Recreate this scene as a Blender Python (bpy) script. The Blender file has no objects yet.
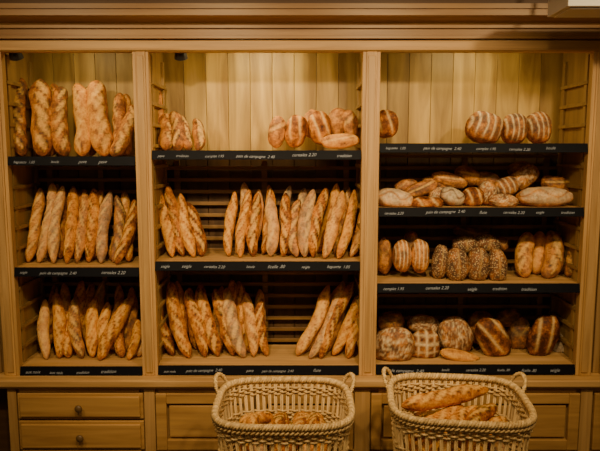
import bpy, math, random, bmesh
from mathutils import Vector, Matrix, noise
random.seed(7)
TH=math.radians(7.0); CY=-3.0; CZ=1.65; F=600.0
C_,S_=math.cos(TH),math.sin(TH)
def P(px,py,y):
    u=(px-300)/F; v=-(py-225.5)/F
    dx,dy,dz=u, C_+v*S_, -S_+v*C_
    t=(y-CY)/dy
    return Vector((dx*t,y,CZ+dz*t))
def Z(py,y=0.0): return P(300,py,y).z
def depth(y,z): return (y-CY)*C_-(z-CZ)*S_
def X(px,y,z): return (px-300)/F*depth(y,z)
def SC(y,z): return depth(y,z)/F

# ---------------- materials ----------------
def newmat(name):
    m=bpy.data.materials.new(name); m.use_nodes=True
    nt=m.node_tree; b=nt.nodes['Principled BSDF']; return m,nt,b
def wood(name,c1,c2,axis='Z',rough=0.5,fine=26.0,bump=0.15):
    m,nt,b=newmat(name); N=nt.nodes; L=nt.links
    tc=N.new('ShaderNodeTexCoord'); mp=N.new('ShaderNodeMapping')
    sc=[fine]*3; sc['XYZ'.index(axis)]=1.6
    mp.inputs['Scale'].default_value=sc
    L.new(tc.outputs['Object'],mp.inputs[0])
    at=N.new('ShaderNodeAttribute'); at.attribute_name='tone'
    ad=N.new('ShaderNodeVectorMath'); ad.operation='ADD'
    ml=N.new('ShaderNodeVectorMath'); ml.operation='SCALE'; ml.inputs['Scale'].default_value=37.0
    L.new(at.outputs['Vector'],ml.inputs[0]); L.new(mp.outputs[0],ad.inputs[0]); L.new(ml.outputs[0],ad.inputs[1])
    n1=N.new('ShaderNodeTexNoise'); n1.inputs['Scale'].default_value=1.0; n1.inputs['Detail'].default_value=5; n1.inputs['Distortion'].default_value=0.6
    L.new(ad.outputs[0],n1.inputs['Vector'])
    r=N.new('ShaderNodeValToRGB'); r.color_ramp.elements[0].position=.33; r.color_ramp.elements[1].position=.68
    r.color_ramp.elements[0].color=(*c1,1); r.color_ramp.elements[1].color=(*c2,1)
    L.new(n1.outputs['Fac'],r.inputs[0])
    mx=N.new('ShaderNodeVectorMath'); mx.operation='MULTIPLY'
    L.new(r.outputs[0],mx.inputs[0]); L.new(at.outputs['Vector'],mx.inputs[1])
    L.new(mx.outputs[0],b.inputs['Base Color'])
    b.inputs['Roughness'].default_value=rough
    bp=N.new('ShaderNodeBump'); bp.inputs['Strength'].default_value=bump; bp.inputs['Distance'].default_value=.004
    L.new(n1.outputs['Fac'],bp.inputs['Height']); L.new(bp.outputs[0],b.inputs['Normal'])
    return m
def plain(name,c,rough=.6,nscale=20,var=.15,spec=.5):
    m,nt,b=newmat(name); N=nt.nodes; L=nt.links
    tc=N.new('ShaderNodeTexCoord'); n=N.new('ShaderNodeTexNoise'); n.inputs['Scale'].default_value=nscale; n.inputs['Detail'].default_value=4
    L.new(tc.outputs['Object'],n.inputs['Vector'])
    r=N.new('ShaderNodeValToRGB')
    r.color_ramp.elements[0].color=(*[x*(1-var) for x in c],1); r.color_ramp.elements[1].color=(*[min(1,x*(1+var)) for x in c],1)
    L.new(n.outputs['Fac'],r.inputs[0]); L.new(r.outputs[0],b.inputs['Base Color'])
    b.inputs['Roughness'].default_value=rough; b.inputs['Specular IOR Level'].default_value=spec
    return m
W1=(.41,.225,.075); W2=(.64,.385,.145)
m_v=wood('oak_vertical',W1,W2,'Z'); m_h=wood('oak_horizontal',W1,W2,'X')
m_base=wood('oak_base',(.33,.17,.05),(.50,.28,.09),'X')
m_corn=wood('oak_cornice',(.31,.155,.05),(.47,.26,.09),'X',.42)
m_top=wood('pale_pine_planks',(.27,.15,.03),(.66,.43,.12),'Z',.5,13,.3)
m_low=wood('shade_darkened_planks',(.065,.030,.009),(.13,.062,.019),'Z',.6,16)  # shade at the back of the lower compartments is put into this colour
m_slat=wood('shade_darkened_slats',(.18,.092,.026),(.30,.165,.05),'X',.5)  # slats darkened too, painting in the shade of the lower backs
m_dark=wood('dark_brown_wood',(.11,.048,.016),(.16,.075,.026),'X',.5)
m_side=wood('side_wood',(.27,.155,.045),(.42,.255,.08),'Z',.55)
m_black=plain('slate_black',(.003,.0035,.007),.6,30,.3,.12)
m_chalk=plain('chalk',(.33,.36,.44),.9)
m_knob=plain('knob_brass',(.14,.08,.03),.35,20,.2)
m_wick=wood('wicker',(.50,.31,.11),(.86,.60,.27),'Z',.5,60,.1)
m_wall=plain('plaster_wall',(.30,.20,.10),.9,6,.08)
m_ceil=plain('ceiling_paint',(.20,.12,.06),.9,4,.08)
m_floor=plain('floor_tile',(.12,.07,.04),.5,8,.2)
m_white=plain('white_enamel',(.75,.70,.60),.5,10,.03)
m_metal=plain('dark_metal',(.02,.016,.014),.4,10,.1)

def crust():
    m,nt,b=newmat('bread_crust'); N=nt.nodes; L=nt.links
    tc=N.new('ShaderNodeTexCoord')
    at=N.new('ShaderNodeAttribute'); at.attribute_name='bread'
    sep=N.new('ShaderNodeSeparateColor'); L.new(at.outputs['Color'],sep.inputs[0])
    def NZ(s,d):
        n=N.new('ShaderNodeTexNoise'); n.inputs['Scale'].default_value=s; n.inputs['Detail'].default_value=d; n.inputs['Roughness'].default_value=.65
        L.new(tc.outputs['Object'],n.inputs['Vector']); return n.outputs['Fac']
    def M(op,a,bb,cc=None,clamp=True):
        q=N.new('ShaderNodeMath'); q.operation=op; q.use_clamp=clamp
        for i,v in enumerate((a,bb,cc)):
            if v is None: continue
            if isinstance(v,(int,float)): q.inputs[i].default_value=v
            else: L.new(v,q.inputs[i])
        return q.outputs[0]
    n=NZ(22,7); n3=NZ(95,4)
    t=M('MULTIPLY_ADD',n,1.8,-.9,False)
    t=M('MULTIPLY_ADD',n3,.7,M('ADD',t,-.35,None,False),False)
    q=M('ADD',t,sep.outputs['Green'])
    r=N.new('ShaderNodeValToRGB'); cr=r.color_ramp
    cr.elements[0].position=0; cr.elements[0].color=(.055,.013,.002,1)
    cr.elements[1].position=1; cr.elements[1].color=(.90,.47,.075,1)
    e=cr.elements.new(.3); e.color=(.23,.064,.008,1)
    e=cr.elements.new(.6); e.color=(.60,.225,.026,1)
    L.new(q,r.inputs[0])
    def mix(f,a,c):
        x=N.new('ShaderNodeMix'); x.data_type='RGBA'; L.new(f,x.inputs['Factor']); L.new(a,x.inputs['A']); x.inputs['B'].default_value=(*c,1); return x.outputs['Result']
    scf=M('MULTIPLY',sep.outputs['Red'],M('MULTIPLY_ADD',n3,1.5,-.15))
    col=mix(scf,r.outputs[0],(.92,.56,.14))
    n2=NZ(60,3)
    fl=M('MULTIPLY',sep.outputs['Blue'],M('MULTIPLY_ADD',n2,1.9,-.2))
    col=mix(fl,col,(.84,.68,.42))
    vo=N.new('ShaderNodeTexVoronoi'); vo.inputs['Scale'].default_value=115
    L.new(tc.outputs['Object'],vo.inputs['Vector'])
    lt=M('LESS_THAN',vo.outputs['Distance'],.36)
    sd=M('MULTIPLY',lt,at.outputs['Alpha'])
    col=mix(sd,col,(.55,.40,.20))
    L.new(col,b.inputs['Base Color']); b.inputs['Roughness'].default_value=.6; b.inputs['Specular IOR Level'].default_value=.3
    bp=N.new('ShaderNodeBump'); bp.inputs['Strength'].default_value=.7; bp.inputs['Distance'].default_value=.008
    L.new(M('MULTIPLY_ADD',n3,.5,n,False),bp.inputs['Height']); L.new(bp.outputs[0],b.inputs['Normal'])
    return m
m_crust=crust()

# ---------------- mesh builder ----------------
class MB:
    def __init__(s): s.v=[]; s.f=[]; s.t=[]
    def add(s,vs,fs,tone=1.0):
        o=len(s.v); s.v+= [tuple(v) for v in vs]; s.t+=[tone]*len(vs) if isinstance(tone,(int,float)) else tone
        s.f+=[tuple(i+o for i in f) for f in fs]
    def box(s,x0,x1,y0,y1,z0,z1,tone=None):
        if tone is None: tone=random.uniform(.93,1.05)
        vs=[(x,y,z) for x in(x0,x1) for y in(y0,y1) for z in(z0,z1)]
        s.add(vs,[(0,1,3,2),(4,6,7,5),(0,4,5,1),(2,3,7,6),(0,2,6,4),(1,5,7,3)],tone)
    def prof(s,pts,x0,x1,tone=1.0):
        n=len(pts); vs=[(x0,y,z) for y,z in pts]+[(x1,y,z) for y,z in pts]
        fs=[(i,(i+1)%n,(i+1)%n+n,i+n) for i in range(n)]+[tuple(range(n))[::-1],tuple(range(n,2*n))]
        s.add(vs,fs,tone)
    def tube(s,pts,r,closed=False,k=6,tone=1.0):
        n=len(pts); pts=[Vector(p) for p in pts]; vs=[]
        for i,p in enumerate(pts):
            a=pts[(i-1)%n] if (closed or i>0) else p
            c=pts[(i+1)%n] if (closed or i<n-1) else p
            d=(c-a).normalized(); up=Vector((0,0,1)) if abs(d.z)<.85 else Vector((0,1,0))
            u=d.cross(up).normalized(); w=d.cross(u)
            for j in range(k):
                q=2*math.pi*j/k; vs.append(p+u*math.cos(q)*r+w*math.sin(q)*r)
        fs=[]
        for i in range(n if closed else n-1):
            for j in range(k):
                fs.append((i*k+j,i*k+(j+1)%k,((i+1)%n)*k+(j+1)%k,((i+1)%n)*k+j))
        if not closed: fs+= [tuple(range(k))[::-1],tuple(range((n-1)*k,n*k))]
        s.add(vs,fs,tone)
    def obj(s,name,mat,parent=None,bevel=0,smooth=False):
        me=bpy.data.meshes.new(name); me.from_pydata(s.v,[],s.f); me.update()
        a=me.attributes.new('tone','FLOAT_VECTOR','POINT')
        for i,t in enumerate(s.t): a.data[i].vector=(t,t,t)
        me.materials.append(mat)
        bm=bmesh.new(); bm.from_mesh(me); bmesh.ops.recalc_face_normals(bm,faces=bm.faces); bm.to_mesh(me); bm.free()
        if smooth:
            for p in me.polygons: p.use_smooth=True
        o=bpy.data.objects.new(name,me); bpy.context.collection.objects.link(o)
        if bevel:
            bv=o.modifiers.new('bevel','BEVEL'); bv.width=bevel; bv.segments=2; bv.limit_method='ANGLE'
        if parent: o.parent=parent
        return o
def empty(name):
    o=bpy.data.objects.new(name,None); bpy.context.collection.objects.link(o); return o

# ---------------- room ----------------
def room(name,b,mat):
    m=MB(); m.box(*b,1.0); return m.obj(name,mat)
CEIL=2.62
room('floor',(-3.2,3.2,-4.6,.62,-.1,0),m_floor)
room('wall_back',(-3.2,3.2,.5,.62,0,CEIL),m_wall)
room('wall_left',(-3.3,-3.2,-4.6,.62,0,CEIL),m_wall)
room('wall_right',(3.2,3.3,-4.6,.62,0,CEIL),m_wall)
room('ceiling',(-3.3,3.3,-4.6,.62,CEIL,CEIL+.1),m_ceil)

# ---------------- cabinet ----------------
cab=empty('bread_display_cabinet')
BAYS={'L':(-1.45,-.815),'C':(-.735,.305),'R':(.392,1.425)}
SH={'L':[157,268,367],'C':[151,262,366],'R':[144,208,284,365]}
ZTOP=Z(52); ZLED=Z(379,-.06); YB=.40
ZROOF=ZTOP+.10
m=MB()
for a,b in ((-1.53,-1.45),(-.815,-.735),(.305,.392),(1.425,1.505)):
    m.box(a,b,-.012,.03,ZLED,ZTOP+.02,1.0)
    w=(b-a)
    m.box(a+w*.2,b-w*.2,-.02,-.010,ZLED,ZTOP,1.06)
    m.box(a+w*.3,b-w*.3,-.026,-.018,ZLED+.02,ZTOP-.02,.93)
m.obj('stiles',m_v,cab,.003)
m=MB()
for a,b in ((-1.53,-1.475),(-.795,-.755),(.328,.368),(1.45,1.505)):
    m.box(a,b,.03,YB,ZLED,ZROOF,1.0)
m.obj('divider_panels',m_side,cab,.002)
m=MB()
for xx,sg in ((-1.475,1),(-.795,-1),(-.755,1),(.328,-1),(.368,1),(1.45,-1)):
    for k,yy in enumerate((.07,.33)):
        m.box(min(xx,xx+sg*.014),max(xx,xx+sg*.014),yy,yy+.03,ZLED+.02,ZTOP,1.0)
    z=ZLED+.12
    while z<ZTOP-.05:
        m.box(min(xx,xx+sg*.02),max(xx,xx+sg*.02),.05,.37,z,z+.018,.9); z+=.105
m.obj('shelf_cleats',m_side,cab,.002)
mt=MB(); ml=MB(); ms=MB(); bk=MB()
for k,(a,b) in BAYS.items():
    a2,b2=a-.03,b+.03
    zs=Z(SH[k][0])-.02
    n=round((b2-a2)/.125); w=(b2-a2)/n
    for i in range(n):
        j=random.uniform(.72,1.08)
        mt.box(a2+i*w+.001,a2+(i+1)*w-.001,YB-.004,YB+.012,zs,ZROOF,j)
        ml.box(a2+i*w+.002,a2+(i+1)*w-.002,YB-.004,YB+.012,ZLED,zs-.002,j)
    z=ZLED+.06
    while z<zs-.05:
        ms.box(a2+.02,b2-.02,YB-.045,YB-.030,z,z+.020); z+=.066
    for xx in (a2+.06,(a2+b2)/2,b2-.09):
        ms.box(xx,xx+.03,YB-.030,YB-.006,ZLED,zs-.03)
bk.box(-1.53,1.505,YB+.014,YB+.03,ZLED,ZROOF,1)
bk.box(-1.53,1.505,0.0,YB+.03,ZROOF,ZROOF+.02,1)
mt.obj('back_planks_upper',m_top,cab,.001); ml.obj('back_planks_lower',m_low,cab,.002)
ms.obj('rack_slats',m_slat,cab,.002); bk.obj('carcass_back',m_dark,cab)
words=['baguette  1.05','tradition','pain de campagne  2.40','seigle','complet 1.95','ficelle .80','pave','boule','cereales 2.20','flute','aux noix']
ZS={}
ms=MB(); st=MB(); k2=0
for k,(a,b) in BAYS.items():
    ZS[k]=[]
    for py in SH[k]:
        z=Z(py); ZS[k].append(z)
        ms.box(a-.02,b+.02,.004,YB-.05,z-.024,z,1.0)
        st.prof([(-.016,z-.042),(-.004,z+.003),(.004,z+.003),(.004,z-.042)],a+.002,b-.002)
        x=a+.03
        while x<b-.12:
            wd=random.choice(words); cu=bpy.data.curves.new('price_lettering','FONT'); cu.body=wd; cu.size=random.uniform(.017,.023); cu.shear=.4
            cu.materials.append(m_chalk)
            o=bpy.data.objects.new('price_lettering_%d'%k2,cu); k2+=1
            bpy.context.collection.objects.link(o); o.parent=cab
            wl=len(wd)*cu.size*.5
            if x+wl>b-.02: 
                bpy.data.objects.remove(o); break
            o.location=(x,-.0145,z-.029+random.uniform(-.003,.004)); o.rotation_euler=(math.radians(77),random.uniform(-.03,.03),0)
            x+=wl+random.uniform(.03,.10)
ms.obj('shelf_boards',m_h,cab,.002); st.obj('price_strips',m_black,cab,.001)
XL,XR=-2.3,2.3
m=MB()
zr0,zr1=ZTOP,Z(41)
m.box(XL,XR,-.02,.03,zr0,zr1,1.08)
m.box(XL,XR,-.028,-.018,zr0+.004,zr0+.016,1.12)
m.obj('top_rail',m_h,cab,.003)
m=MB()
z0=Z(40); z1=Z(27,-.03); z2=Z(13,-.16)
pts=[(.03,z0)]
pts+=[(-.045,z0),(-.045,z0+.014),(-.032,z0+.018),(-.032,z1-.01),(-.05,z1-.008),(-.05,z1+.006)]
for i in range(9):
    q=i/8*math.pi/2; pts.append((-.055-.085*(1-math.cos(q)), z1+.008+(z2-z1-.02)*math.sin(q)))
pts+=[(-.155,z2-.008),(-.155,z2+.018),(-.165,z2+.02),(-.165,z2+.042),(.03,z2+.042)]
m.prof(pts,XL,XR,1.0); m.obj('cornice',m_corn,cab)
m=MB(); m.box(XL,XR,-.06,.03,z2+.042,z2+.12,1); m.box(XL,XR,-.09,-.06,z2+.12,z2+.15,1); m.box(XL,XR,-.06,.03,z2+.15,CEIL-.002,1); m.obj('bulkhead_boards',m_dark,cab,.004)
m=MB()
m.box(-2.3,-1.56,.02,.06,ZLED,ZTOP+.02,.5); m.box(-1.62,-1.575,-.0,.02,ZLED,ZTOP,.6)
m.box(1.53,2.3,.02,.06,ZLED,ZTOP+.02,.7); m.box(1.56,1.60,0,.02,ZLED,ZTOP,.75)
m.box(-1.56,-1.53,.03,.06,ZLED,ZTOP,.4); m.box(1.505,1.53,.03,.06,ZLED,ZTOP,.5)
m.obj('outer_pilasters',m_v,cab,.004)
m=MB(); m.box(XL,XR,-.085,.42,ZLED-.036,ZLED,1.0); m.box(XL,XR,-.07,.0,ZLED-.05,ZLED-.034,.85); m.obj('counter_ledge',m_h,cab,.006)
zb1=ZLED-.05; zb0=.085; YF=-.05
m=MB(); m.box(-1.5,XR,YF+.012,.4,zb0,zb1,.6); m.obj('base_carcass',m_v,cab)
m=MB(); m.box(-1.5,XR,YF+.05,.3,0,zb0,1); m.box(XL,-1.5,.05,.1,0,ZLED-.04,.5); m.obj('plinth_and_dark_gap',m_dark,cab)  # second box is a dark sheet painting the shaded gap left of the base
m=MB()
for a,b in ((-1.5,-1.455),(-.80,-.745),(.28,.36),(1.44,1.50)):
    m.box(a,b,YF-.006,YF+.012,zb0,zb1,.85)
m.obj('base_stiles',m_v,cab,.003)
m=MB()
for a,b in BAYS.values():
    m.box(a+.01,b-.01,YF-.004,YF+.012,zb1-.025,zb1); m.box(a+.01,b-.01,YF-.004,YF+.012,zb0,zb0+.03)
m.obj('base_rails',m_base,cab,.002)
def knob(name,x,z):
    m=MB(); prof=[(0,.007),(.012,.006),(.016,.014),(.024,.020),(.031,.015),(.034,.0005)]; k=16; vs=[]; fs=[]
    for d,r in prof:
        for j in range(k):
            q=2*math.pi*j/k; vs.append((x+r*math.cos(q),YF-.018-d,z+r*math.sin(q)))
    for i in range(len(prof)-1):
        for j in range(k): fs.append((i*k+j,i*k+(j+1)%k,(i+1)*k+(j+1)%k,(i+1)*k+j))
    fs.append(tuple(range((len(prof)-1)*k,len(prof)*k)))
    m.add(vs,fs); m.obj(name,m_knob,cab,smooth=True)
def panel(m,a,b,z0,z1,fr=.055):
    m.box(a,a+fr,YF-.012,YF+.012,z0,z1,1.0); m.box(b-fr,b,YF-.012,YF+.012,z0,z1,1.02)
    m.box(a+fr,b-fr,YF-.012,YF+.012,z0,z0+fr,.97); m.box(a+fr,b-fr,YF-.012,YF+.012,z1-fr,z1,.97)
    m.box(a+fr+.012,b-fr-.012,YF-.004,YF+.012,z0+fr+.012,z1-fr-.012,1.0)
m=MB(); n=0
zt=zb1-.028; zm=Z(419.5,YF); 
for (z0,z1) in ((zm+.006,zt),(zb0+.033,zm-.006)):
    m.box(-1.45,-.805,YF-.006,YF+.012,z0,z1,1.0)
    m.box(-1.435,-.82,YF-.018,YF-.004,z0+.014,z1-.014,1.04)
    n+=1; knob('drawer_knob_%d'%n,-1.125,(z0+z1)/2)
m.obj('drawers',m_base,cab,.005)
m=MB()
panel(m,-.74,-.235,zb0+.033,zt); panel(m,-.225,.275,zb0+.033,zt)
panel(m,.365,.895,zb0+.033,zt); panel(m,.905,1.435,zb0+.033,zt); panel(m,1.51,1.95,zb0+.033,zt)
m.obj('cupboard_doors',m_base,cab,.004)
for i,xx in enumerate((-.27,-.19,.86,.94)): knob('door_knob_%d'%(i+1),xx,zt-.09)

def spot_fix(x):
    e=empty('cabinet_spotlight'); m=MB(); k=16
    z=ZTOP+.03
    m.tube([(x,.06,ZROOF),(x,.06,z+.01)],.006,k=8); 
    vs=[];fs=[];pr=[(0.0,.012),(.01,.026),(.055,.034),(.058,.028)]
    d=Vector((0,.5,-.85)).normalized(); u=Vector((1,0,0)); w=d.cross(u)
    for t,r in pr:
        for j in range(k):
            q=2*math.pi*j/k; vs.append(Vector((x,.05,z))+d*t+u*r*math.cos(q)+w*r*math.sin(q))
    for i in range(3):
        for j in range(k): fs.append((i*k+j,i*k+(j+1)%k,(i+1)*k+(j+1)%k,(i+1)*k+j))
    fs.append(tuple(range(k))); fs.append(tuple(range(3*k,4*k)))
    m.add(vs,fs); m.obj('lamp_head',m_metal,e,smooth=False)
spot_fix(X(180,.05,ZTOP)); spot_fix(X(14,.05,ZTOP))

e=empty('ceiling_light_fixture')
p=P(557,12,-.45)
m=MB(); m.box(p.x,p.x+.75,-.55,-.35,p.z,p.z+.07,1); m.box(p.x+.02,p.x+.73,-.53,-.37,p.z-.006,p.z,1); m.obj('housing',m_white,e,.008)
m=MB(); m.tube([(p.x+.1,-.45,p.z+.06),(p.x+.1,-.45,CEIL)],.008,k=8); m.tube([(p.x+.65,-.45,p.z+.06),(p.x+.65,-.45,CEIL)],.008,k=8); m.obj('hanging_rods',m_metal,e)

# ---------------- bread ----------------
class BR:
    def __init__(s): s.v=[]; s.f=[]; s.c=[]
    def grid(s,rings,cols,k):
        o=len(s.v); n=len(rings)
        for r,c in zip(rings,cols): s.v+=r; s.c+=c
        for i in range(n-1):
            for j in range(k):
                s.f.append((o+i*k+j,o+i*k+(j+1)%k,o+(i+1)*k+(j+1)%k,o+(i+1)*k+j))
        s.f.append(tuple(o+j for j in range(k))[::-1]); s.f.append(tuple(o+(n-1)*k+j for j in range(k)))
    def baguette(s,p0,p1,r,tone=None,nsl=None,face=None,bend=None,blunt=3.2,flour=None):
        p0=Vector(p0);p1=Vector(p1); ax=p1-p0; L=ax.length; d=ax/L
        tone=random.uniform(.34,.72) if tone is None else tone+random.uniform(-.24,.14)
        flour=random.choice((0,0,0,.12,.3)) if flour is None else flour
        nsl=nsl or max(3,int(L/.085))
        fr=Vector(face) if face else Vector((random.uniform(-.9,.9),-1,random.uniform(-.1,.3)))
        fr=(fr-d*fr.dot(d)).normalized(); sd=d.cross(fr)
        bend=random.uniform(-.03,.03) if bend is None else bend
        n=64;k=22; sgn=random.choice((-1,1)); seed=random.random()*50
        phi=sgn*random.uniform(.32,.55); cp,sp=math.cos(phi),math.sin(phi)
        lu=L/nsl*.62; lv=r*random.uniform(.30,.42)
        sls=[((q+.85)/(nsl+.7)*L+random.uniform(-.006,.006), random.uniform(-.15,.15)) for q in range(nsl)]
        rings=[];cols=[]
        for i in range(n):
            t=.5-.5*math.cos(math.pi*i/(n-1)); t=.35*t+.65*i/(n-1)
            e=abs(2*t-1); pr=max(.0,1-e**blunt)**.6
            pr=max(pr,.02)*(1+.20*noise.noise(Vector((t*4.5,seed,0))))
            cc=p0+d*(L*t)+sd*(bend*math.sin(math.pi*t)+.010*noise.noise(Vector((t*3,seed,9))))
            rr=[];cl=[]
            for j in range(k):
                a=2*math.pi*j/k
                if a>math.pi: a-=2*math.pi
                sc=0;rd=0
                if abs(a)<1.5:
                    for (sq,ao) in sls:
                        ss=L*t-sq; vv=(a-ao)*r
                        u=(ss*cp+vv*sp)/lu; v=(-ss*sp+vv*cp)/lv
                        v+=.25*noise.noise(Vector((ss*40,seed,sq*9)))
                        g=1-u*u
                        if g>0:
                            g=math.sqrt(g); w=abs(v)/g
                            sc=max(sc,max(0,1-w**4) if w<1 else 0)
                            rd=max(rd,math.exp(-((abs(v)-g*1.05)/.28)**2)*min(1,g*1.5))
                rad=r*pr*(1+.13*rd+.03*sc+.09*noise.noise(Vector((t*L*16,a*1.3,seed))))
                dd=fr*math.cos(a)*.93+sd*math.sin(a)
                rr.append(tuple(cc+dd*rad))
                tn=tone-.30*rd+.08*math.cos(a+2)-.22*(e**6)
                cl.append((min(1,sc*.85),max(0,min(1,tn)),flour,0))
            rings.append(rr);cols.append(cl)
        s.grid(rings,cols,k)
    def loaf(s,c,ax,kind='plain',tone=.45,roll=0,yaw=0,pitch=0,zmin=None):
        R=Matrix.Rotation(yaw,3,'Z')@Matrix.Rotation(roll,3,'Y')@Matrix.Rotation(pitch,3,'X')
        c=Vector(c); n=46;k=52; seed=random.random()*90
        rings=[];cols=[]
        for i in range(n):
            ph=math.pi*(i+.15)/(n-.7); rr=[];cl=[]
            for j in range(k):
                q=2*math.pi*j/k
                d=Vector((math.cos(ph),math.sin(ph)*math.cos(q),math.sin(ph)*math.sin(q)))
                m=(abs(d.x)**2.4+abs(d.y)**2.4+abs(d.z)**2.4)**(-1/2.4)
                dv=d*m
                nz=noise.noise(d*1.6+Vector((seed,0,0)))
                sc=0;fl=.08;sd=0;tn=tone+.14*nz
                fa=max(0,min(1,(-d.y*.8+d.z*.6)*1.6))
                if kind=='stripe':
                    w=max(0,math.sin(dv.x*15+d.z*d.z*2.2+seed+nz)); w=w**2.5; sc=w*fa*.3; fl=w*fa*.8+.1*fa
                elif kind=='rib':
                    x=dv.x*7+d.z*2.4+seed+.6*nz; w=max(0,math.sin(x))**4; sc=w*fa*.8; fl=w*fa*.35; tn-=.12*max(0,-math.sin(x))
                elif kind=='cross':
                    w=max(math.exp(-(d.x/.09)**2),math.exp(-((d.z-.25)/.09)**2),math.exp(-((abs(d.x)-.5)/.06)**2)*.8,math.exp(-((abs(d.z-.25)-.45)/.06)**2)*.8); sc=w*fa*.6; fl=w*fa*.9
                elif kind=='crack':
                    w=noise.noise(d*2.6+Vector((0,seed,0))); w=math.exp(-(w/.09)**2); w2=math.exp(-(noise.noise(d*4.5+Vector((0,0,seed)))/.08)**2)*.6; w=max(w,w2); sc=w*fa*.5; fl=w*fa*.85+.1*fa
                elif kind=='slash':
                    w=math.exp(-((d.z-.3-.35*d.x+.08*nz)/.14)**4)*(1-abs(d.x)**4); sc=w*fa*.85; tn-=.2*math.exp(-((abs(d.z-.3-.35*d.x)-.18)/.06)**2)*fa
                elif kind=='flour':
                    fl=.7*fa; w=math.exp(-((d.z-.4+.3*math.sin(dv.x*5))/.10)**2); tn-=.1; fl*=1-.8*w
                elif kind=='seed':
                    sd=.9; w=math.exp(-((d.x)/.08)**2); sc=.5*w*fa; sd*=1-w*.7
                else:
                    w=math.exp(-((d.z-.35+.25*math.sin(dv.x*3+seed))/.12)**2)*fa; sc=.35*w
                disp=1+.07*nz-.05*sc+.03*noise.noise(d*5+Vector((seed,3,0)))+.015*noise.noise(d*11+Vector((seed,3,0)))
                p=R@Vector((dv.x*ax[0],dv.y*ax[1],dv.z*ax[2]))*disp+c
                if zmin is not None and p.z<zmin+.002: p.z=zmin+.002
                rr.append(tuple(p)); cl.append((sc,max(0,min(1,tn)),fl,sd))
            rings.append(rr);cols.append(cl)
        s.grid(rings,cols,k)
    def obj(s,name,parent=None):
        me=bpy.data.meshes.new(name); me.from_pydata(s.v,[],s.f); me.update()
        a=me.attributes.new('bread','FLOAT_COLOR','POINT')
        flat=[x for c in s.c for x in c]; a.data.foreach_set('color',flat)
        me.materials.append(m_crust)
        bm=bmesh.new(); bm.from_mesh(me); bmesh.ops.recalc_face_normals(bm,faces=bm.faces); bm.to_mesh(me); bm.free()
        for p in me.polygons: p.use_smooth=True
        o=bpy.data.objects.new(name,me); bpy.context.collection.objects.link(o)
        if parent: o.parent=parent
        return o
def stand(name,zs,lst,yb=.13,yt=.27,jit=1,**kw):
    B=BR()
    for it in lst:
        bx,tx,ty,w=it[:4]; o=it[4] if len(it)>4 else 0
        y0=yb+o+random.uniform(-.035,.02); y1=yt+o*.5+random.uniform(-.02,.02)
        z0=zs+.004
        p0=Vector((X(bx+random.uniform(-1.5,1.5)*jit,y0,z0),y0,z0)); p1=P(tx+random.uniform(-3,3)*jit,ty+random.uniform(-4,4)*jit,y1)
        r=w*.5*SC(y0,z0+.2)*random.uniform(.88,1.12)
        B.baguette(p0,p1,r,**kw)
    return B.obj(name)
zL,zC,zR=ZS['L'],ZS['C'],ZS['R']
stand('bread_loaf_row',zL[0],[(22,21,77,19),(43,41,80,21),(64,62,88,19),(83,78,84,18),(105,95,80,20),(121,119,92,14),(112,132,106,14,-.05),(52,54,84,15,.1),(92,88,86,14,.1),(126,127,94,14,.08)],blunt=5.5,nsl=5,tone=.64,flour=0.05,jit=.4)
stand('baguette_row',zL[1],[(27,40,190,13),(40,52,186,13),(53,63,185,13),(65,74,186,13),(77,86,187,13),(89,97,189,13),(101,108,194,13),(112,117,198,13),(117,134,200,12,-.05),(128,138,220,11),
   (46,57,186,12,.1),(60,68,188,12,.1),(72,80,186,12,.1),(95,103,188,12,.1),(110,125,194,12,.1)],tone=.60)
stand('baguette_row',zL[2],[(48,43,300,12),(58,58,290,13),(70,66,312,13),(82,79,298,13),(95,92,297,12),(106,109,304,12),(99,133,297,13,-.06),(122,122,312,12),(130,140,318,11,-.04),(138,139,330,10),
   (46,52,286,12,.12),(60,66,284,12,.12),(74,85,284,12,.12),(88,94,280,12,.12),(95,104,284,12,.12),(112,117,285,12,.12),(125,132,288,12,.12)],tone=.70)
stand('baguette_row',zC[1],[(173,156,187,13),(184,167,186,13),(194,179,192,12),(203,187,200,12),(178,164,190,11,.1)],tone=.64,jit=.6)
stand('baguette_row',zC[1],[(229,237,188,12),(241,250,192,13),(255,261,189,13),(270,269,195,13),(284,284,190,13),(296,299,199,13),(305,313,188,13),(314,330,187,13,-.02),(325,345,188,13,-.03),(339,358,188,12,-.03),(351,363,200,12),
   (236,245,184,12,.1),(250,257,186,12,.1),(262,267,185,12,.1),(288,308,187,12,.1),(276,292,188,12,.1),(318,336,186,12,.1),(334,350,188,12,.1)],tone=.62)
stand('baguette_row',zC[2],[(175,153,279,14),(190,170,284,14),(206,185,286,14),(219,201,290,14),(232,212,292,14),(243,229,284,14),(255,245,290,13),(267,259,295,12),
   (196,188,284,12,.1),(208,198,280,12,.1),(222,222,283,12,.1),(238,232,280,12,.1),(250,238,284,12,.1),(180,176,283,12,.1),(262,262,290,12,.1)],tone=.62)
stand('baguette_row',zC[2],[(298,328,284,13),(309,343,280,13),(321,355,281,13),(334,361,292,13),(348,361,310,12),(316,342,284,12,.1),(328,352,284,12,.1),(304,328,290,11,.1)],tone=.62,jit=.5)
stand('bread_loaf_row',zC[0],[(159,157,88,16,.1),(167,164,115,14),(180,173,112,14),(190,183,115,13,.02),(198,194,120,12)],blunt=4,nsl=3,tone=.48,flour=0.05,jit=.4)
def pile(name,zs,lst):
    B=BR()
    for it in lst:
        px,py,w,h,y,kind,tone=it[:7]; roll=it[7] if len(it)>7 else 0; b=it[8] if len(it)>8 else None
        c=P(px,py,y); s=SC(y,c.z); a=w*.5*s; hh=h*.5*s
        if b is None: b=min(a,hh)*1.0
        B.loaf(c,(a,b,hh),kind,tone,roll=math.radians(roll),zmin=zs)
    return B.obj(name)
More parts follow.
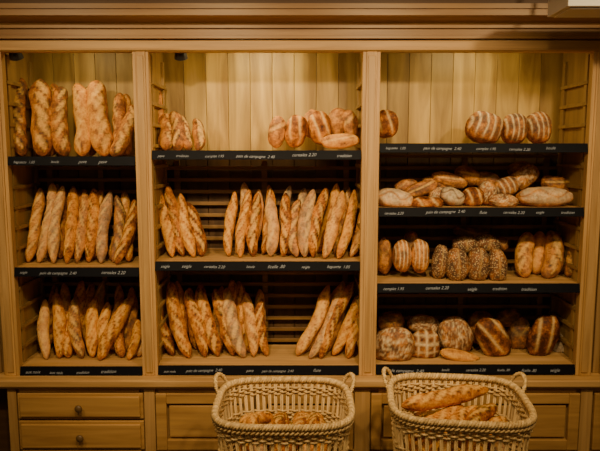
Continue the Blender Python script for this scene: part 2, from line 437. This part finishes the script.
pile('round_loaf_pile',zC[0],[(277,132,17,31,.2,'slash',.46,8),(296,131,22,32,.2,'rib',.44,12),(312,124,20,28,.27,'plain',.48,16),(320,128,22,34,.22,'rib',.48,-10),(337,122,20,28,.27,'plain',.48,18),(350,124,16,29,.25,'slash',.44,-12),(340,141,38,15,.10,'slash',.66,-3)])
pile('floured_round_loaf_row',zR[0],[(484,128,36,32,.16,'stripe',.28,14,.07),(514,129,24,31,.16,'stripe',.26,0,.07),(538,128,24,32,.17,'stripe',.28,-8,.07)])
pile('dark_round_loaf',zR[0],[(386,124,24,28,.2,'rib',.34,0,.07)])
pile('assorted_loaf_pile',zR[1],[(394,199,38,20,.10,'flour',.5,8,.07),(406,187,24,15,.24,'plain',.30,-12),(421,189,34,15,.2,'slash',.38,-16),(436,184,30,15,.26,'plain',.27,6),(427,203,32,13,.08,'rib',.32,0,.05),(449,180,36,14,.24,'slash',.40,14),(468,176,28,17,.28,'slash',.44,22),(452,197,26,18,.12,'flour',.2,20,.05),(440,195,22,16,.16,'crack',.3,-10,.05),
  (473,197,22,20,.12,'rib',.3,0,.05),(487,193,18,24,.14,'crack',.3,0,.05),(506,187,26,20,.22,'stripe',.32,-20),(503,201,30,14,.09,'crack',.32,5,.05),(524,177,30,20,.26,'crack',.42,-38),(544,197,54,20,.10,'flour',.5,0,.07),(556,184,30,16,.26,'slash',.38,10),(519,169,22,14,.3,'plain',.28,-12),(486,180,26,16,.28,'plain',.27,5),(570,190,20,14,.26,'rib',.35,5)])
pile('scored_loaf_row',zR[2],[(384,256,16,36,.2,'plain',.33,0),(402,256,18,32,.14,'stripe',.40,0,.05),(420,256,18,34,.14,'stripe',.44,0,.05),(411,246,16,30,.25,'plain',.26,0,.05)])
stand('standing_loaf_row',zR[2],[(525,527,232,16,.02),(546,550,231,21,.02),(568,571,231,16,.04),(536,540,230,15,.12),(558,561,232,15,.12)],blunt=4.2,nsl=3,tone=.64,flour=.1,jit=.3)
pile('seeded_loaf_pile',zR[2],[(440,262,16,34,.14,'seed',.12,6,.05),(457,265,22,34,.10,'seed',.16,-4,.05),(478,265,22,34,.10,'seed',.14,4,.05),(497,266,19,34,.10,'seed',.16,-6,.05),(465,245,26,18,.22,'seed',.08,-8,.05),(487,243,26,18,.22,'seed',.10,12,.05),(472,233,38,12,.26,'plain',.10,8,.05),(500,244,15,14,.26,'plain',.17,0,.05)])
pile('country_loaf_pile',zR[3],[(394,346,40,40,.10,'crack',.26,0,.06),(391,322,26,22,.26,'plain',.2,0,.05),(425,346,30,34,.14,'cross',.28,0,.05),(424,325,32,20,.26,'crack',.26,10,.05),(455,336,34,38,.20,'crack',.26,-20,.06),(481,328,26,34,.28,'plain',.18,0,.05),(493,339,30,46,.16,'rib',.22,-30,.05),(519,334,22,36,.28,'plain',.18,0,.05),(543,336,28,46,.17,'rib',.20,20,.05),(562,346,20,34,.24,'flour',.1,30,.05),(460,356,40,11,.10,'plain',.68,12,.05),(508,318,26,18,.3,'plain',.2,-10,.04)])

# ---------------- baskets ----------------
def basket(cx,cy,a,b,zt,rot):
    e=empty('wicker_bread_basket')
    z0=.02; Rm=Matrix.Rotation(rot,3,'Z')
    base=[]
    for i in range(720):
        q=2*math.pi*i/720; c,s=math.cos(q),math.sin(q)
        base.append(Vector((math.copysign(abs(c)**.5,c),math.copysign(abs(s)**.5,s),0)))
    loop=[Vector((v.x*a,v.y*b,0)) for v in base]
    L=[0]
    for i in range(720): L.append(L[-1]+(loop[(i+1)%720]-loop[i]).length)
    tot=L[-1]
    def S(u,z,off=0):
        u=(u%1)*tot
        lo,hi=0,720
        while hi-lo>1:
            mid=(lo+hi)//2
            if L[mid]<=u: lo=mid
            else: hi=mid
        f=(u-L[lo])/max(1e-9,L[lo+1]-L[lo]); p=loop[lo].lerp(loop[(lo+1)%720],f)
        k=.80+.20*((z-z0)/(zt-z0))
        nrm=Vector((p.x/a/a,p.y/b/b,0)).normalized()
        p=p*k+nrm*off
        q=Rm@p; return Vector((q.x+cx,q.y+cy,z))
    ns=64
    m=MB()
    for i in range(ns):
        u=(i+.5)/ns; t=random.uniform(.8,1.05)
        m.tube([S(u,z0),S(u,(z0+zt)/2),S(u,zt-.01)],.0042,k=6,tone=t)
        m.tube([S(u+.0042,z0),S(u+.0042,(z0+zt)/2),S(u+.0042,zt-.01)],.0038,k=6,tone=t*.95)
    m.obj('stakes',m_wick,e,smooth=True)
    m=MB(); z=z0+.005; r=0
    def row(z,t):
        m.tube([S((i)/(ns*3),z,(.0075 if r%2 else -.0075)*math.sin(math.pi*i/3+math.pi/6)) for i in range(ns*3)],.0053,True,5,t)
    while z<zt-.14:
        row(z,random.uniform(.72,1.05)); z+=.0105; r+=1
    for z in (zt-.066,zt-.056,zt-.046,zt-.036):
        row(z,random.uniform(.8,1.02)); r+=1
    m.obj('weave',m_wick,e,smooth=True)
    m=MB(); turns=50; n=turns*8
    for s in range(3):
        pts=[]
        for i in range(n):
            q=2*math.pi*(i*turns/n+s/3); pts.append(S(i/n,zt+.010*math.sin(q),.003+.010*math.cos(q)))
        m.tube(pts,.0075,True,6,(1.0,1.1,.80)[s])
    for s in range(2):
        pts=[S(i/n,zt-.020+.006*math.sin(2*math.pi*(i*turns/n+s/2)),.008+.006*math.cos(2*math.pi*(i*turns/n+s/2))) for i in range(n)]
        m.tube(pts,.0055,True,6,.9)
    m.obj('braided_rim',m_wick,e,smooth=True)
    m=MB()
    for sx in (-1,1):
        best=min((k/400 for k in range(400)),key=lambda u:(Rm.inverted()@(S(u,zt)-Vector((cx,cy,zt)))-Vector((sx*a*.97,b*.55,0))).length)
        for s in range(3):
            pts=[]
            for i in range(33):
                t=i/32; q=math.pi*t
                u=best+.030*math.cos(q)
                pp=S(u,zt+.060*math.sin(q),.012+.02*math.sin(q))
                tw=2*math.pi*(t*7+s/3)
                pts.append(pp+Vector((math.cos(tw)*.006,0,math.sin(tw)*.006)))
            m.tube(pts,.0055,False,6,(1.0,1.06,.88)[s])
    m.obj('handles',m_wick,e,smooth=True)
    m=MB(); vs=[S(i/60,z0+.006,-.008) for i in range(60)]; vs2=[S(i/60,z0-.010,-.008) for i in range(60)]
    m.add(vs+vs2,[tuple(range(60)),tuple(range(60,120))[::-1]]+[(i,(i+1)%60,60+(i+1)%60,60+i) for i in range(60)],.8); m.obj('base',m_wick,e)
    return e
ZR_=.57
basket(-.07,-.5,.285,.25,ZR_,0)
basket(.685,-.5,.285,.25,ZR_+.015,math.radians(-6))
B=BR()
random.seed(11)
for i in range(7):
    xx=-.07-.16+i*.053; B.baguette((xx,-.65,.34),(xx+random.uniform(-.02,.02),-.34,.34),.033,face=(0,0,1))
for i in range(6):
    xx=-.07-.15+i*.06; B.baguette((xx,-.66,.40),(xx+random.uniform(-.02,.02),-.34,.40),.034,face=(0,0,1))
for x0,x1,yy,zz in ((-.265,-.17,-.62,.495),(-.205,-.13,-.655,.52),(-.15,-.07,-.65,.500),(-.085,-.06,-.66,.525),(-.02,.05,-.65,.510),(.05,.03,-.66,.522),(.115,.08,-.64,.500),(-.235,-.20,-.58,.48),(.07,-.02,-.60,.50)):
    B.baguette((x0,yy,zz),(x1,-.38,.45),.031,face=(0,-.5,1),tone=.66,nsl=4,flour=0)
B.obj('basket_bread_pile')
B=BR()
for i in range(7):
    xx=.685-.16+i*.053; B.baguette((xx,-.65,.37),(xx+random.uniform(-.02,.02),-.34,.37),.035,face=(0,0,1))
B.baguette((.435,-.53,.562),(.86,-.37,.575),.038,face=(0,-.5,1),tone=.66,nsl=6,bend=.0,flour=0)
B.baguette((.48,-.62,.485),(.74,-.42,.51),.033,face=(0,-.5,1),tone=.64,flour=0)
B.baguette((.58,-.67,.49),(.80,-.45,.52),.036,face=(0,-.5,1),tone=.66,flour=0)
B.baguette((.68,-.69,.50),(.86,-.46,.54),.036,face=(0,-.5,1),tone=.62,flour=0)
B.baguette((.47,-.64,.475),(.58,-.46,.475),.034,face=(0,-.5,1),tone=.6,flour=0)
B.baguette((.78,-.68,.485),(.89,-.50,.49),.034,face=(0,-.5,1),tone=.62,flour=0)
B.baguette((.52,-.38,.45),(.80,-.34,.46),.034,face=(0,-.5,1),tone=.55,flour=0)
B.obj('basket_bread_pile')

# ---------------- lights ----------------
def area(name,loc,rot,sx,sy,pw,col):
    l=bpy.data.lights.new(name,'AREA'); l.shape='RECTANGLE'; l.size=sx; l.size_y=sy; l.energy=pw; l.color=col
    o=bpy.data.objects.new(name,l); bpy.context.collection.objects.link(o); o.location=loc; o.rotation_euler=rot; return o
WARM=(1,.73,.38)
area('shop_ceiling_light',(0,-1.9,2.58),(math.radians(28),0,0),3.4,.6,20,WARM)
for x,pw in ((-1.5,68),(-.5,104),(.5,104),(1.5,76)):  # added spots, no visible source, for contrast and crisper highlights
    l=bpy.data.lights.new('added_contrast_spot','SPOT'); l.energy=pw; l.color=WARM; l.spot_size=math.radians(84); l.spot_blend=1.0; l.shadow_soft_size=.05
    o=bpy.data.objects.new('added_contrast_spot',l); bpy.context.collection.objects.link(o); o.location=(x,-1.6,2.52)
    o.rotation_euler=(Vector((x*.72,0,1.2))-o.location).to_track_quat('-Z','Y').to_euler()
for (a,b),pw in zip(BAYS.values(),(1.0,4.2,2.3)):
    area('cabinet_strip_light',((a+b)/2,.10,ZROOF-.01),(math.radians(18),0,0),(b-a)*.30,.04,pw,(1,.80,.38))
w=bpy.data.worlds.new('World'); bpy.context.scene.world=w; w.use_nodes=True
w.node_tree.nodes['Background'].inputs[0].default_value=(1,.72,.45,1); w.node_tree.nodes['Background'].inputs[1].default_value=.12

cam=bpy.data.cameras.new('Camera'); co=bpy.data.objects.new('Camera',cam); bpy.context.collection.objects.link(co)
co.location=(0,CY,CZ); co.rotation_euler=(math.pi/2-TH,0,0); cam.lens=36; cam.sensor_width=36; cam.sensor_fit='HORIZONTAL'
bpy.context.scene.camera=co
